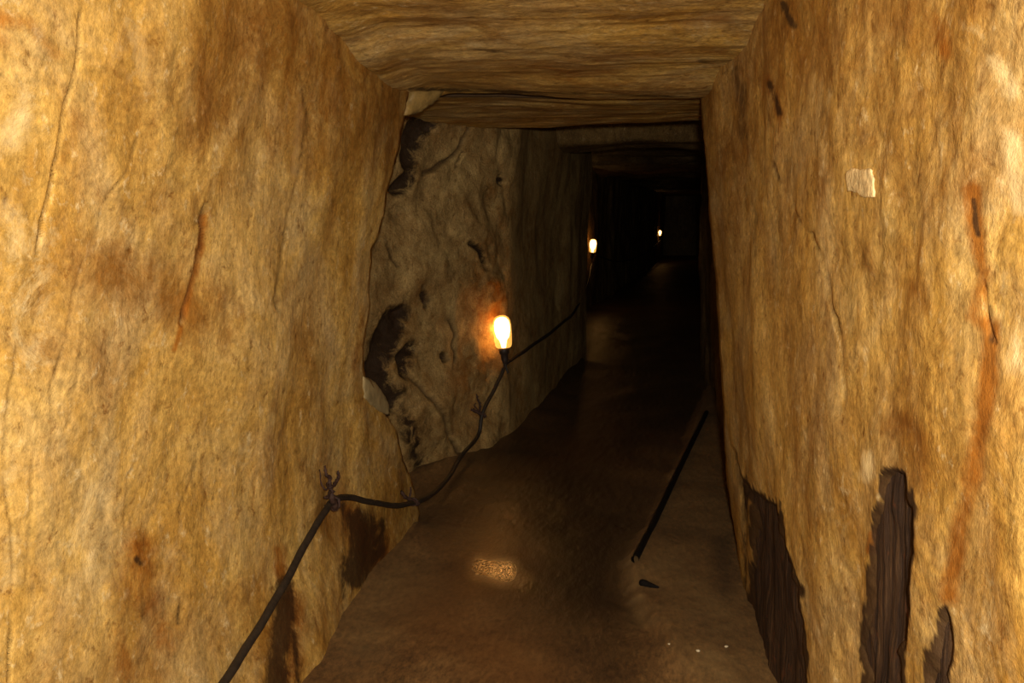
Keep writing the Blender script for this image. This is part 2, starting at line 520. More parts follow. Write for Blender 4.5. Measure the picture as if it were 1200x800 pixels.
# ---- right wall, with holes in its crust where timber shows
redge_px = [(819, 98), (820, 112), (823, 150), (828, 205), (832, 260), (836, 310), (840, 360), (844, 420), (847, 480), (850, 540), (857, 600), (866, 670), (872, 735)]
rp = np.array([on_wall(x, y, XR) for x, y in redge_px])
o_ = np.argsort(rp[:, 2]); RZ, RY = rp[o_, 2], rp[o_, 1]
T1 = [(871, 562), (885, 576), (911, 590), (915, 606), (921, 640), (929, 672), (938, 692), (941, 740), (946, 790), (955, 860), (905, 860), (896, 800), (876, 740), (879, 690), (882, 640), (880, 600)]
T2 = [(1032, 557), (1045, 551), (1062, 556), (1070, 595), (1071, 640), (1066, 690), (1066, 730), (1057, 765), (1060, 800), (1060, 860), (1060, 1010), (1000, 1010), (1005, 860), (1008, 800), (1012, 730), (1018, 690), (1019, 640), (1024, 600), (1030, 580)]
T3 = [(1102, 716), (1110, 709), (1117, 722), (1114, 750), (1110, 790), (1113, 860), (1116, 1000), (1082, 1000), (1081, 860), (1084, 800), (1092, 750)]

def wall_right():
    zs = np.linspace(-0.12, 2.05, 600)
    s = np.concatenate([np.linspace(-4, 0.55, 26)[:-1], 1.0 / np.linspace(1 / 0.55, 1 / 3.8, 380)])
    s = (s + 4) / 7.8
    S, Z = np.meshgrid(s, zs)
    ye = np.interp(zs, RZ, RY) + 0.012 * fbm(zs * 10, zs * 0 + 4.2, 0.3, 4, 93)
    Y = -4 + S * (ye[:, None] + 4)
    X = XR(Y, Z)
    P = np.stack([X, Y, Z], -1)
    n1 = fbm(Y * 6, Z * 3.6, 0.2, 4, 221)
    brown = [([(1000, 10), (1090, 30)], 70, .7), ([(1085, 120), (1130, 210)], 55, .65), ([(940, 40), (980, 90)], 50, .35), ([(1068, 335), (1085, 360)], 16, .75),
             ([(1020, 315), (1055, 330)], 10, .55), ([(860, 160), (870, 330)], 22, .5), ([(1038, 500), (1060, 492), (1080, 515), (1087, 570)], 17, .85),
             ([(1100, 640), (1090, 720)], 12, .5), ([(905, 190), (915, 260)], 10, .4), ([(1165, 60), (1195, 30)], 20, .5), ([(840, 130), (845, 200)], 12, .6), ([(930, 150), (960, 170)], 12, .3)]
    rust = [([(1137, 225), (1143, 270), (1150, 320)], 11, .95), ([(1150, 320), (1140, 370), (1162, 385), (1158, 430), (1150, 490), (1138, 560), (1128, 620), (1115, 700)], 13, .9),
            ([(1095, 25), (1105, 60)], 14, .8), ([(900, 95), (915, 135)], 12, .7), ([(1180, 270), (1185, 320)], 14, .35), ([(1021, 625), (1018, 645)], 5, .9), ([(1190, 440), (1180, 560)], 25, .3)]
    dark = [([(902, 98), (914, 132)], 6, .75), ([(856, 75), (868, 110), (872, 160)], 12, .45), ([(918, 5), (930, 30)], 6, .8), ([(1137, 235), (1145, 275)], 4, .7),
            ([(1160, 360), (1163, 400)], 5, .55), ([(1033, 180), (1015, 187)], 6, .3), ([(1150, 390), (1140, 480)], 3, .4), ([(870, 560), (872, 650), (870, 730)], 4, .6), ([(848, 85), (862, 80)], 8, .5)]
    pale = [([(1165, 70), (1190, 110)], 16, .8), ([(1185, 160), (1196, 240)], 18, .7), ([(1130, 30), (1150, 40)], 14, .7), ([(1088, 140), (1105, 150)], 11, .6), ([(1021, 535), (1016, 558)], 11, .95),  # the whitish spot above the tall timber is a painted wet highlight
            ([(1190, 330), (1195, 420)], 25, .6), ([(1000, 560), (990, 640)], 25, .35), ([(1110, 420), (1120, 560)], 20, .35), ([(1160, 560), (1150, 780)], 30, .45), ([(930, 60), (1010, 150)], 40, .3), ([(960, 400), (950, 520)], 40, .2)]
    px, py, at = paint(P, n1, brown, rust, dark, pale)
    cr = [([(948, 272), (958, 293), (967, 325), (974, 360), (982, 390), (986, 420), (990, 470)], 1.7, .010, .9), ([(904, 190), (912, 214)], 1.8, .006, .8),
          ([(930, 240), (938, 262)], 1.6, .005, .6), ([(861, 528), (866, 560), (873, 600), (872, 700), (871, 740)], 2.2, .012, .9),
          ([(880, 215), (885, 250), (884, 300)], 1.2, .004, .5), ([(1150, 330), (1155, 370), (1165, 400)], 1.6, .006, .5)]
    d, dk = cracks(px, py, Y, Z, cr, 8)
    fine = 0.0022 * fbm(Y * 7, Z * 7, 0.1, 3, 87) + 0.0014 * fbm(Y * 22, Z * 30, 0.1, 2, 88)
    hole = np.zeros_like(Y); rim = np.zeros_like(Y)
    rag = 5.0 * fbm(Y * 20, Z * 20, 0.7, 3, 61)
    for T in (T1, T2, T3):
        sd = sd_poly(px, py, T) + rag
        hole = np.maximum(hole, 1 - sstep(-10.0, 1.5, sd))
        rim = np.maximum(rim, 1 - sstep(1.5, 3.5, sd))
    hole = np.where(Y > .4, hole, 0)
    P[..., 0] += np.where(Y > .3, fine + d, 0) + 0.02 * hole
    at['crack'] = np.maximum(dk * (Y > .3), .97 * np.where(Y > .4, rim, 0))
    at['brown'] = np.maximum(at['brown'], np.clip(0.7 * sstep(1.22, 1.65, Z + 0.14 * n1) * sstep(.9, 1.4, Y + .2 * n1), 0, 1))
    extra = []
    for dx, dy in ((.006, .004), (.02, .008), (.05, .006), (.12, -.01), (.3, -.05)):
        e = P[:, -1, :].copy(); e[:, 0] += dx; e[:, 1] += dy
        extra.append(e)
    P = np.concatenate([P, np.stack(extra, 1)], 1)
    for k in at:
        at[k] = np.concatenate([at[k], np.repeat(at[k][:, -1:], len(extra), 1)], 1)
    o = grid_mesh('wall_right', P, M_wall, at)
    return tag(o, 'golden streaked rock wall on the right with timber showing at its foot', kind='structure')
WR = wall_right()

# ---- ceilings
def ZC0(x, y): return 1.80 + np.interp(y, [-4, 0, 2.9, 3.05, 3.9], [.12, .10, .02, -.0, -.005])
def ceiling():
    xs = np.linspace(-1.15, .62, 300)
    ys = np.concatenate([np.linspace(-4, 1.6, 30)[:-1], np.linspace(1.6, 3.86, 330)])
    X, Y = np.meshgrid(xs, ys)
    ye = 3.86 + 0.03 * fbm(xs * 4, xs * 0, .2, 3, 44)
    Y = Y + np.clip((Y - 3.4) / .46, 0, 1) * (ye[None, :] - 3.86)
    st = fbm(X * 1.8, Y * 5, .3, 4, 33)
    Z = ZC0(X, Y) + 0.022 * fbm(X * 1.3, Y * 1.6, .1, 3, 22) + 0.010 * st + 0.004 * np.abs(fbm(X * 3, Y * 12, .5, 3, 35))
    # tucked corners
    Z = Z - 0.03 * sstep(.14, 0, X + .86) * (X > -.9)
    n1 = fbm(X * 3, Y * 6, .2, 4, 51)
    P = np.stack([X, Y, Z], -1)
    brown = [([(460, 80), (640, 95), (820, 100)], 26, .7), ([(640, 20), (850, 25)], 16, .5), ([(560, 75), (850, 60)], 8, .7), ([(360, 8), (500, 12)], 10, .4), ([(400, 30), (430, 55)], 14, .4)]
    rust = [([(600, 80), (720, 85)], 8, .4), ([(760, 30), (850, 20)], 8, .4)]
    dark = [([(440, 62), (560, 58), (600, 62)], 3, .45), ([(820, 72), (858, 72)], 6, .45), ([(480, 104), (820, 114)], 3, .6)]
    pale = [([(430, 45), (560, 50)], 10, .5), ([(790, 40), (860, 30)], 12, .5), ([(650, 45), (720, 40)], 8, .4), ([(690, 64), (820, 72)], 4, .5)]
    px, py, at = paint(P, n1, brown, rust, dark, pale)
    ex = []
    for dy, dz in ((.006, .008), (.01, .03), (.005, .08), (-.03, .2)):
        e = P[-1].copy(); e[:, 1] += dy; e[:, 2] += dz
        ex.append(e)
    P = np.concatenate([P, np.stack(ex, 0)], 0)
    for k in at: at[k] = np.concatenate([at[k], np.repeat(at[k][-1:], len(ex), 0)], 0)
    at['crack'] = np.zeros(P.shape[:2]); at['crack'][-3:] = .9  # end of the ceiling painted dark as the shade inside the gap
    return tag(grid_mesh('ceiling', P, M_ceil, at), 'ochre layered rock ceiling above the golden walls', kind='structure')
ceiling()

def lintel():
    xs = np.linspace(-1.5, .85, 220)
    ys = np.linspace(4.12, 5.3, 130)
    X, Y = np.meshgrid(xs, ys)
    ye = 5.3 + 0.06 * fbm(xs * 3, xs * 0, .2, 3, 46) - 0.06 * xs
    Y = Y + np.clip((Y - 4.6) / .7, 0, 1) * (ye[None, :] - 5.3)
    Z = 1.815 + 0.035 * np.clip(Y - 3.9, 0, 9) + 0.02 * fbm(X * 1.3, Y * 2.2, .1, 3, 24) + 0.012 * fbm(X * 1.6, Y * 9, .3, 4, 36)
    P = np.stack([X, Y, Z], -1)
    ex = []
    for dy, dz in ((.01, .015), (.02, .06), (.02, .14), (.0, .4)):
        e = P[-1].copy(); e[:, 1] += dy; e[:, 2] += dz
        ex.append(e)
    P = np.concatenate([P, np.stack(ex, 0)], 0)
    front = []
    for dy, dz in ((-.02, .4), (-.012, .1), (-.01, .03), (-.006, .008)):
        e = P[0].copy(); e[:, 1] += dy; e[:, 2] += dz
        front.append(e)
    P = np.concatenate([np.stack(front, 0), P], 0)
    z = np.zeros(P.shape[:2])
    gap_shade = z.copy(); gap_shade[:6] = .95  # front rows darkened: shade of the ceiling gap put into the colour
    b = np.clip(.6 + .4 * fbm(P[..., 0] * 2, P[..., 1] * 8, .1, 3, 71), 0, 1)
    return tag(grid_mesh('ceiling_middle', P, M_ceil, {'brown': b, 'rust': z, 'dark': z, 'crack': gap_shade, 'pale': z}), 'reddish brown rock lintel behind the crack in the ceiling', kind='structure')
lintel()

def ceiling_far():
    xs = np.linspace(-2.0, 3.0, 90)
    ys = np.concatenate([np.linspace(5.2, 12, 200), np.linspace(12, 32, 120)[1:]])
    X, Y = np.meshgrid(xs, ys)
    Z = 2.02 + 0.035 * (Y - 5.3) + 0.05 * fbm(X * 1.3, Y * 1.2, .1, 3, 25) + 0.03 * fbm(X * 1.2, Y * 5, .3, 4, 37) - 0.12 * sstep(6.9, 7.1, Y) * (Y < 8.0)
    z = np.zeros(X.shape)
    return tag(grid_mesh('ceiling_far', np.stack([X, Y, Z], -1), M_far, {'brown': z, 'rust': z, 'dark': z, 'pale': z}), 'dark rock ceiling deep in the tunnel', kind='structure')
ceiling_far()

# ---- walls that follow a line on plan
def plan_path(pts, step, soft=2):
    pts = [np.array(p, float) for p in pts]
    out = []
    for a, b in zip(pts[:-1], pts[1:]):
        n = max(2, int(np.linalg.norm(b - a) / step))
        for k in range(n): out.append(a + (b - a) * k / n)
    out.append(pts[-1])
    Q = np.array(out)
    for _ in range(soft):
        Q[1:-1] = 0.25 * Q[:-2] + 0.5 * Q[1:-1] + 0.25 * Q[2:]
    return Q
def hit_path(px, py, pts, off=0.0, lean=0.0):
    r = ray(px, py)
    best = None
    for a, b in zip(pts[:-1], pts[1:]):
        a = np.array(a, float); b = np.array(b, float)
        d = b - a
        den = r[0] * d[1] - r[1] * d[0]
        if abs(den) < 1e-9: continue
        t = (a[0] * d[1] - a[1] * d[0]) / den
        p = np.array([r[0], r[1]]) * t
        u = np.dot(p - a, d) / np.dot(d, d)
        if t > 0 and -1e-6 <= u <= 1 + 1e-6 and (best is None or t < best[0]):
            n = np.array([d[1], -d[0]]) / np.linalg.norm(d)
            if np.dot(n, p) > 0: n = -n      # towards the camera's side
            best = (t, p, n)
    t, p, n = best
    q = p + n * off
    return np.array([q[0], q[1], CAM[2] + t * r[2]])

NICHE = [(-1.55, 4.05), (-1.27, 4.55), (-.745, 5.75), (-.55, 8.3), (-.49, 9.4)]
def slope_z(y): return 0.04 * np.clip(y - 4.2, 0, None)

def wall_niche():
    Q = np.concatenate([plan_path(NICHE[:3], .012, 0)[:-1], plan_path(NICHE[2:], .03, 0)])
    for _ in range(6):
        Q[1:-1] = 0.25 * Q[:-2] + 0.5 * Q[1:-1] + 0.25 * Q[2:]
    tail = np.array([(-.50, 9.5), (-.58, 9.6), (-.8, 9.7), (-1.2, 9.75)])
    Q = np.concatenate([Q, tail])
    T = np.gradient(Q, axis=0); T /= np.linalg.norm(T, axis=1)[:, None]
    N = np.stack([T[:, 1], -T[:, 0]], -1)          # into the tunnel
    zs = np.linspace(-.1, 2.35, 330)
    QX, Z = np.meshgrid(Q[:, 0], zs); QY, _ = np.meshgrid(Q[:, 1], zs)
    NX, _ = np.meshgrid(N[:, 0], zs); NY, _ = np.meshgrid(N[:, 1], zs)
    face = 1 - sstep(5.55, 5.85, QY)               # rough broken face before the corner
    streak = 1 - face
    d = face * (0.045 * fbm(QY * 2.6, Z * 2.6, .2, 3, 301) + 0.012 * fbm(QY * 9, Z * 9, .4, 4, 302))
    # chipped facets
    d += face * 0.02 * np.abs(fbm(QY * 4 + Z * 2.5, Z * 3 - QY * 2, 1.4, 2, 303))
    d += streak * (0.03 * fbm(QY * 1.1, Z * .8, .2, 3, 304) + 0.008 * fbm(QY * 2.2, Z * 2.2, .2, 3, 305))
    base = np.stack([QX, QY, Z], -1)
    n1 = fbm(QY * 7, Z * 7, .2, 4, 310)
    brown = [([(555, 320), (570, 400), (565, 440)], 30, .7), ([(500, 110), (560, 120)], 10, .4), ([(470, 250), (500, 330)], 25, .4), ([(590, 440), (600, 500)], 14, .4), ([(545, 230), (540, 260)], 20, .3)]
    rust = [([(575, 330), (588, 350), (585, 375)], 12, .8), ([(555, 420), (548, 450), (560, 480)], 14, .5), ([(560, 345), (565, 375)], 16, .5)]  # beside the lamp: rust, and part of the lamp's glow painted in
    dark = [([(482, 150), (478, 165), (472, 190)], 15, .95), ([(474, 205), (464, 222)], 13, .9), ([(470, 372), (455, 395), (438, 430)], 17, .9), ([(483, 408), (470, 420), (475, 432)], 12, .85),  # cavities: black rock staining plus their shade painted in
            ([(440, 440), (455, 470)], 14, .9), ([(578, 210), (583, 214)], 5, .9), ([(545, 285), (556, 292), (568, 312)], 6, .7), ([(496, 345), (500, 356)], 4, .8), ([(519, 416), (520, 420)], 5, .9),
            ([(576, 128), (580, 124)], 5, .7), ([(535, 180), (528, 196)], 3, .7), ([(594, 320), (592, 355)], 3, .4)]
    pale = [([(510, 510), (525, 530)], 14, .35), ([(560, 170), (575, 190)], 20, .25), ([(515, 310), (540, 330)], 20, .2), ([(520, 440), (545, 480)], 18, .3)]
    px, py, at = paint(base, n1, brown, rust, dark, pale)
    lim = QY < 5.9
    for k in at: at[k] = np.where(lim, at[k], 0)
    cr = [([(551, 126), (540, 145), (530, 172), (522, 184), (503, 198), (494, 203)], 2.2, .03, .95), ([(482, 440), (500, 470), (520, 502), (535, 525), (540, 540)], 2.6, .035, .85),
          ([(455, 285), (458, 300), (466, 312)], 1.8, .015, .8), ([(474, 348), (476, 360), (468, 372)], 2, .02, .7), ([(526, 375), (532, 390), (531, 425)], 1.8, .015, .8),
          ([(495, 335), (503, 352), (498, 360)], 2.0, .015, .8), ([(495, 570), (488, 555)], 2, .01, .6), ([(466, 240), (467, 255)], 1.4, .01, .6)]
    g, dk = cracks(px, py, QY, Z, cr, 12)
    g = np.where(lim, g, 0); dk = np.where(lim, dk, 0)
    d = d - g - 0.06 * sstep(.3, .9, at['dark']) * face
    # the smooth grey chute under the hole
    at['crack'] = dk
    at['dark'] = np.maximum(at['dark'], np.where(lim, .55 * blobs(px, py, n1 * .6, [([(460, 455), (480, 520), (495, 565)], 17, 1.)]), 0))
    at['dark'] = np.maximum(at['dark'], np.where(QY > 9.5, .9, 0))
    P = base.copy()
    P[..., 0] += NX * d; P[..., 1] += NY * d
    P[..., 0] += 0.05 * sstep(1.3, 2.0, Z)
    o = grid_mesh('wall_niche', P, M_rock, at)
    return tag(o, 'rough grey-brown rock face behind the nearest lamp', kind='structure')
wall_niche()

def far_wall(name, pts, seed, label, ztop=3.4):
    Q = plan_path(pts, .05, 3)
    T = np.gradient(Q, axis=0); T /= np.linalg.norm(T, axis=1)[:, None]
    zs = np.linspace(-.1, ztop, 90)
    QX, Z = np.meshgrid(Q[:, 0], zs); QY, _ = np.meshgrid(Q[:, 1], zs)
    NX, _ = np.meshgrid(T[:, 1], zs); NY, _ = np.meshgrid(-T[:, 0], zs)
    d = 0.05 * fbm(QY * 1.5, Z * .7, .2, 3, seed) + 0.02 * fbm(QY * 5, Z * 2.5, .2, 3, seed + 3)
    P = np.stack([QX + NX * d, QY + NY * d, Z], -1)
    z = np.zeros(QX.shape)
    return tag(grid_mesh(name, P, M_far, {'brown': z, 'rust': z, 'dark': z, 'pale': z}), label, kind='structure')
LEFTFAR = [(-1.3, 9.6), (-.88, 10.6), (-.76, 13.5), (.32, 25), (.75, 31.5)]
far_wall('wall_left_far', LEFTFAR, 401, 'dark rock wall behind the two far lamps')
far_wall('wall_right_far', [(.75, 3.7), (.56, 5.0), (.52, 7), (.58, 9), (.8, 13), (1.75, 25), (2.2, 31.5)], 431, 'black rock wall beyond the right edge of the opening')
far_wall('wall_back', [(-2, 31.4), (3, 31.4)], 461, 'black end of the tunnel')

# ---- floor
led_px = [(832, 470), (826, 485), (800, 538), (775, 588), (745, 648), (727, 660), (732, 690), (748, 722), (772, 760), (792, 800), (815, 860)]
lp = np.array([on_z(x, y) for x, y in led_px])
o_ = np.argsort(lp[:, 1]); LY, LX = lp[o_, 1], lp[o_, 0]
def ledge(x, y):
    e = np.interp(y, LY, LX) + 0.02 * fbm(y * 6, y * 0 + 1.3, .2, 3, 66)
    return sstep(-.03, .05, x - e) * (1 - sstep(8, 9, y))
FLAT = on_z(573, 663)
def ZF(x, y):
    x = np.asarray(x, float); y = np.asarray(y, float)
    z = slope_z(y) + 0.045 * ledge(x, y)
    lw = np.interp(y, [0, 3.4, 4.1, 4.55, 5.75, 9.4], [-.95, -.98, -1.0, -1.25, -.75, -.5])
    z = z + 0.07 * np.exp(-np.clip(x - lw, 0, None) / .09) * (y < 9)
    flat = 1 - .9 * np.exp(-((x - FLAT[0]) / .3) ** 2 - ((y - FLAT[1]) / .5) ** 2)
    z = z + flat * (0.012 * fbm(x * 3, y * 2, .2, 2, 501) + 0.0025 * fbm(x * 12, y * 5, .2, 3, 502))
    return z
def on_floor(px, py, off=0.0):
    r = ray(px, py); t = 4.0
    for _ in range(40):
        t = 0.5 * t + 0.5 * float((ZF(r[0] * t, r[1] * t) + off - CAM[2]) / r[2])
    return np.array([r[0] * t, r[1] * t, CAM[2] + r[2] * t])
def floor():
    xs = np.concatenate([np.linspace(-2.2, -1.2, 12)[:-1], np.linspace(-1.2, .62, 330), np.linspace(.62, 3.2, 24)[1:]])
    ys = np.concatenate([np.linspace(-4, 2.3, 20)[:-1], 1.0 / np.linspace(1 / 2.3, 1 / 12, 520), np.linspace(12, 32, 80)[1:]])
    X, Y = np.meshgrid(xs, ys)
    Z = ZF(X, Y) + 0.0016 * fbm(X * 40, Y * 16, .2, 3, 503) * (Y < 9) * (1 - .9 * np.exp(-((X - FLAT[0]) / .3) ** 2 - ((Y - FLAT[1]) / .5) ** 2))
    P = np.stack([X, Y, Z], -1)
    px, py = photo(P.reshape(-1, 3)); px = px.reshape(X.shape); py = py.reshape(X.shape)
    n1 = fbm(X * 5, Y * 3, .2, 4, 511)
    fr = Y > 2
    wet = np.where(fr, blobs(px, py, n1, [([(590, 540), (800, 480)], 80, .9), ([(690, 670), (690, 600), (650, 560)], 85, 1.0), ([(720, 520), (770, 515)], 24, .9), ([(640, 520), (780, 440)], 75, .8), ([(700, 700), (720, 780)], 40, .6), ([(680, 420), (780, 380)], 90, .8), ([(530, 600), (560, 570)], 22, .3), ([(850, 660), (862, 690)], 10, .5)]), 0)
    led = ledge(X, Y)
    wet = wet * (1 - led) + 0.0
    wet = np.maximum(wet, np.where(fr, blobs(px, py, n1 * .5, [([(846, 640), (850, 690)], 14, .6)]), 0))
    gloss = np.clip(np.maximum(.35 * wet, np.where(fr, blobs(px, py, n1, [([(562, 663), (592, 667)], 17, .95), ([(575, 640), (590, 600)], 40, .35), ([(600, 670), (620, 685)], 12, .6)]), 0)) * (1 - led), 0, 1)
    rust = np.where(fr, blobs(px, py, n1, [([(580, 620), (560, 680)], 50, .5), ([(520, 720), (600, 780)], 50, .4), ([(590, 560), (640, 545)], 20, .3)]), 0)
    pale = np.where(fr, blobs(px, py, n1, [([(770, 670), (840, 720)], 40, .5), ([(830, 770), (850, 800)], 30, .6), ([(740, 660), (750, 720)], 14, .6), ([(420, 740), (480, 680)], 40, .3)]), 0)
    pale = np.maximum(pale, .25 * led)
    return tag(grid_mesh('floor', P, M_floor, {'wet': wet, 'gloss': gloss, 'rust': rust, 'pale': pale}), 'damp brown mud floor with a raised bank on the right', kind='structure')
floor()

# ------------------------------------------------------------------ timber showing through the right wall
def timber(poly, label, seed, inset):
    pts = np.array([on_wall(x, y, XR) for x, y in poly])
    y0, y1 = pts[:, 1].min() - .012, pts[:, 1].max() + .012
    z0, z1 = max(.02, pts[:, 2].min() - .02), pts[:, 2].max() + .03
    ny, nz = 60, 130
    Y, Z = np.meshgrid(np.linspace(y0, y1, ny), np.linspace(z0, z1, nz))
    u = (Y - y0) / (y1 - y0)
    g = 0.003 * fbm(Y * 30, Z * 2.5, .3, 4, seed) + 0.005 * fbm(Y * 12, Z * 11, .8, 4, seed + 5)
    X = XR(Y, Z) + np.maximum(inset + g, .003)
    front = np.stack([X, Y, Z], -1)
    back = front.copy(); back[..., 0] = XR(Y, Z) + inset + .05
    P = np.concatenate([back[:, :1], front, back[:, -1:]], 1)
    top = P[-1:].copy(); top[..., 0] = back[-1:, :1, 0].mean() + .02
    P = np.concatenate([P, top], 0)
    o = grid_mesh('timber_plank', P, M_wood)
    return tag(o, label, 'timber', 'dark timbers showing through the right wall')
timber(T1, 'wide dark grained plank at the right end of the floor, beside the opening', 601, .009)
timber(T2, 'tall ragged strip of rotten dark timber in the bright right wall', 611, .008)
timber(T3, 'small narrow sliver of dark timber low on the right wall, nearest the camera', 621, .007)

# ------------------------------------------------------------------ stone flakes and chips on the walls
def slab(name, poly_px, fn, mat, thick, proud, seed, parent=None):
    rr = random.Random(seed)
    pp = []
    n = len(poly_px)
    for i in range(n):
        a = poly_px[i]; b = poly_px[(i + 1) % n]
        for k in range(4):
            t = k / 4
            pp.append((a[0] + (b[0] - a[0]) * t + rr.uniform(-.8, .8), a[1] + (b[1] - a[1]) * t + rr.uniform(-.8, .8)))
    c = np.mean(np.array(pp), 0)
    bm = bmesh.new()
    rings = []
    for sc, off in ((1.0, 'b'), (1.0, 0.0), (.93, .55), (.8, .9), (.45, 1.0)):
        ring = []
        for (x, y) in pp:
            q = (c[0] + (x - c[0]) * sc, c[1] + (y - c[1]) * sc)
            P = fn(q[0], q[1])
            P = P + np.array([proud[0], proud[1], 0]) * (-.0 if off == 'b' else off) * thick
            if off == 'b': P = P - np.array([proud[0], proud[1], 0]) * thick * 1.2
            else: P = P + np.array([rr.uniform(-1, 1) for _ in range(3)]) * thick * .08
            ring.append(bm.verts.new(P))
        rings.append(ring)
    m = len(pp)
    for a, b in zip(rings[:-1], rings[1:]):
        for k in range(m):
            bm.faces.new((a[k], a[(k + 1) % m], b[(k + 1) % m], b[k]))
    bm.faces.new(rings[0]); bm.faces.new(rings[-1])
    return bm_obj(name, bm, mat, parent)
fl1 = slab('stone_flake', [(426, 441), (434, 444), (441, 450), (449, 462), (456, 475), (456, 487), (446, 482), (434, 474), (427, 466)], lambda x, y: on_wall(x, y, XL, .002), M_flake, .008, (1, -.15), 3, WL)
fl1['label'] = 'pale grey flat stone flake'
fl2 = slab('stone_flake', [(474, 136), (479, 108), (495, 104), (520, 107), (512, 117), (500, 126), (488, 134)], lambda x, y: on_wall(min(x, 478 + (x - 478) * .35), y, XL, .0) + np.array([max(0, x - 478) * .0021, 0, 0]), M_flake2, .03, (.7, -.5), 4, WL)
fl2['label'] = 'ochre wedge of stone under the ceiling'
chip = slab('mineral_chip', [(990, 203), (998, 196), (1008, 199), (1020, 197), (1023, 210), (1024, 230), (1012, 232), (1004, 226), (993, 224)], lambda x, y: on_wall(x, y, XR, -.002), M_chip, .002, (-1, -.1), 6)
tag(chip, 'small pale square mineral chip stuck on the right wall', 'stone')

# ------------------------------------------------------------------ lamps, cable and hooks
def make_lamp(loc, tilt, label, sc=1.0, lead=None):
    e = empty('wall_lamp', loc, label, 'lamp', 'lamps strung along the tunnel')
    e.rotation_euler = tilt
    e.scale = (sc, sc, sc)
    bm = bmesh.new()
    lathe(bm, [(.010, -.085), (.016, -.080), (.020, -.06), (.022, -.03), (.027, -.028), (.030, -.01), (.030, .004), (.024, .006), (.022, .002)], 20)
    bm_obj('socket', bm, M_socket, e)
    bm = bmesh.new()
    lathe(bm, [(.030, .004), (.041, .010), (.047, .022), (.050, .05), (.052, .10), (.052, .135), (.048, .160), (.040, .177), (.026, .187), (.01, .191)], 28)
    j = bm_obj('glass_jar', bm, M_glass, e)
    bm = bmesh.new()
    lathe(bm, [(.012, .006), (.016, .03), (.022, .05), (.036, .068), (.044, .10), (.045, .135), (.040, .158), (.028, .174), (.01, .181)], 24)
    bm_obj('bulb', bm, M_glow, e)
    bm = bmesh.new()
    tube(bm, smooth_path(lead or [(0, 0, -.08), (.004, .0, -.11), (.012, .0, -.14)]), .006, 8)
    bm_obj('lead_wire', bm, M_cable, e)
    return e
L1 = hit_path(580, 408, NICHE, .06)
L2 = hit_path(690, 296, LEFTFAR, .05)
L3 = hit_path(771, 276, LEFTFAR, .05)
make_lamp(L1, (0, math.radians(-5), 0), 'nearest glowing lamp, on the rough rock corner', 1.0)
make_lamp(L2, (0, math.radians(4), 0), 'small glowing lamp on the dark left wall, second into the tunnel', 1.0)
make_lamp(L3, (0, math.radians(3), 0), 'tiny farthest glowing lamp deep in the black tunnel', .75)

cab = []
for x, y in [(205, 880), (262, 800), (297, 745), (330, 690), (358, 637), (380, 600)]: cab.append(on_wall(x, y, XL, .03))
for x, y in [(394, 584), (412, 583), (435, 588), (462, 592)]: cab.append(on_wall(x, y, XL, .035))
cab.append(on_wall(483, 589, XL, .045))
def nich(x, y, off=.05): return hit_path(x, y, NICHE, off)
a = on_wall(483, 589, XL, .045); b = nich(553, 490)
for x, y, t in [(505, 580, .25), (525, 560, .5), (542, 532, .75)]:
    r = ray(x, y); yy = a[1] + (b[1] - a[1]) * t
    cab.append(np.array([r[0] * yy, yy, CAM[2] + r[2] * yy]))
for x, y in [(551, 510), (557, 482), (568, 460), (578, 440), (584, 426)]: cab.append(nich(x, y))
for x, y in [(592, 421), (604, 413), (620, 402), (638, 390), (655, 376), (668, 364)]: cab.append(nich(x, y, .04))
def far(x, y): return hit_path(x, y, LEFTFAR, .05)
c0 = cab[-1]
for x, y, t in [(680, 345, .5)]:
    q = L2 - np.array([0, 0, .2]); cab.append(c0 + (q - c0) * t + np.array([.02, 0, 0]))
cab += [L2 + np.array([0.0, -.1, -.16]), L2 + np.array([.05, .6, -.05])]
for k in range(1, 6):
    t = k / 5
    q = L2 + (L3 - L2) * t
    cab.append(q + np.array([.02, 0, -.12 - .2 * math.sin(math.pi * t)]))
path = smooth_path(cab, 9)
bm = bmesh.new()
nn = len(path)
pts = []
for i, p in enumerate(path):
    pts.append(p + Vector((.0008 * math.sin(i * .7), 0, .0008 * math.cos(i * .5))))
tube(bm, pts, [.0105 + .0003 * math.sin(i * 1.7) for i in range(nn)], 12)
tag(bm_obj('cable', bm, M_cable), 'black electric cable sagging along the left wall between the lamps', 'cable')

def hook(base, strands, label, off=(1, 0, 0)):
    """twisted rusty wire hanger driven into the rock; strands are (points in the wall plane, radius)"""
    e = empty('cable_hook', base, label, 'hook', 'rusted hooks holding the cable')
    for nm, pts, rad in strands:
        bm = bmesh.new()
        p = smooth_path([Vector(q) for q in pts], 5)
        n = len(p)
        tube(bm, [q + Vector((R.uniform(-1, 1), R.uniform(-1, 1), R.uniform(-1, 1))) * rad * .25 for q in p],
             [rad * (1.05 - .45 * i / n + .25 * math.sin(i * 2.1)) for i in range(n)], 8)
        bm_obj(nm, bm, M_iron, e)
    return e
H1 = on_wall(388, 590, XL, .035)
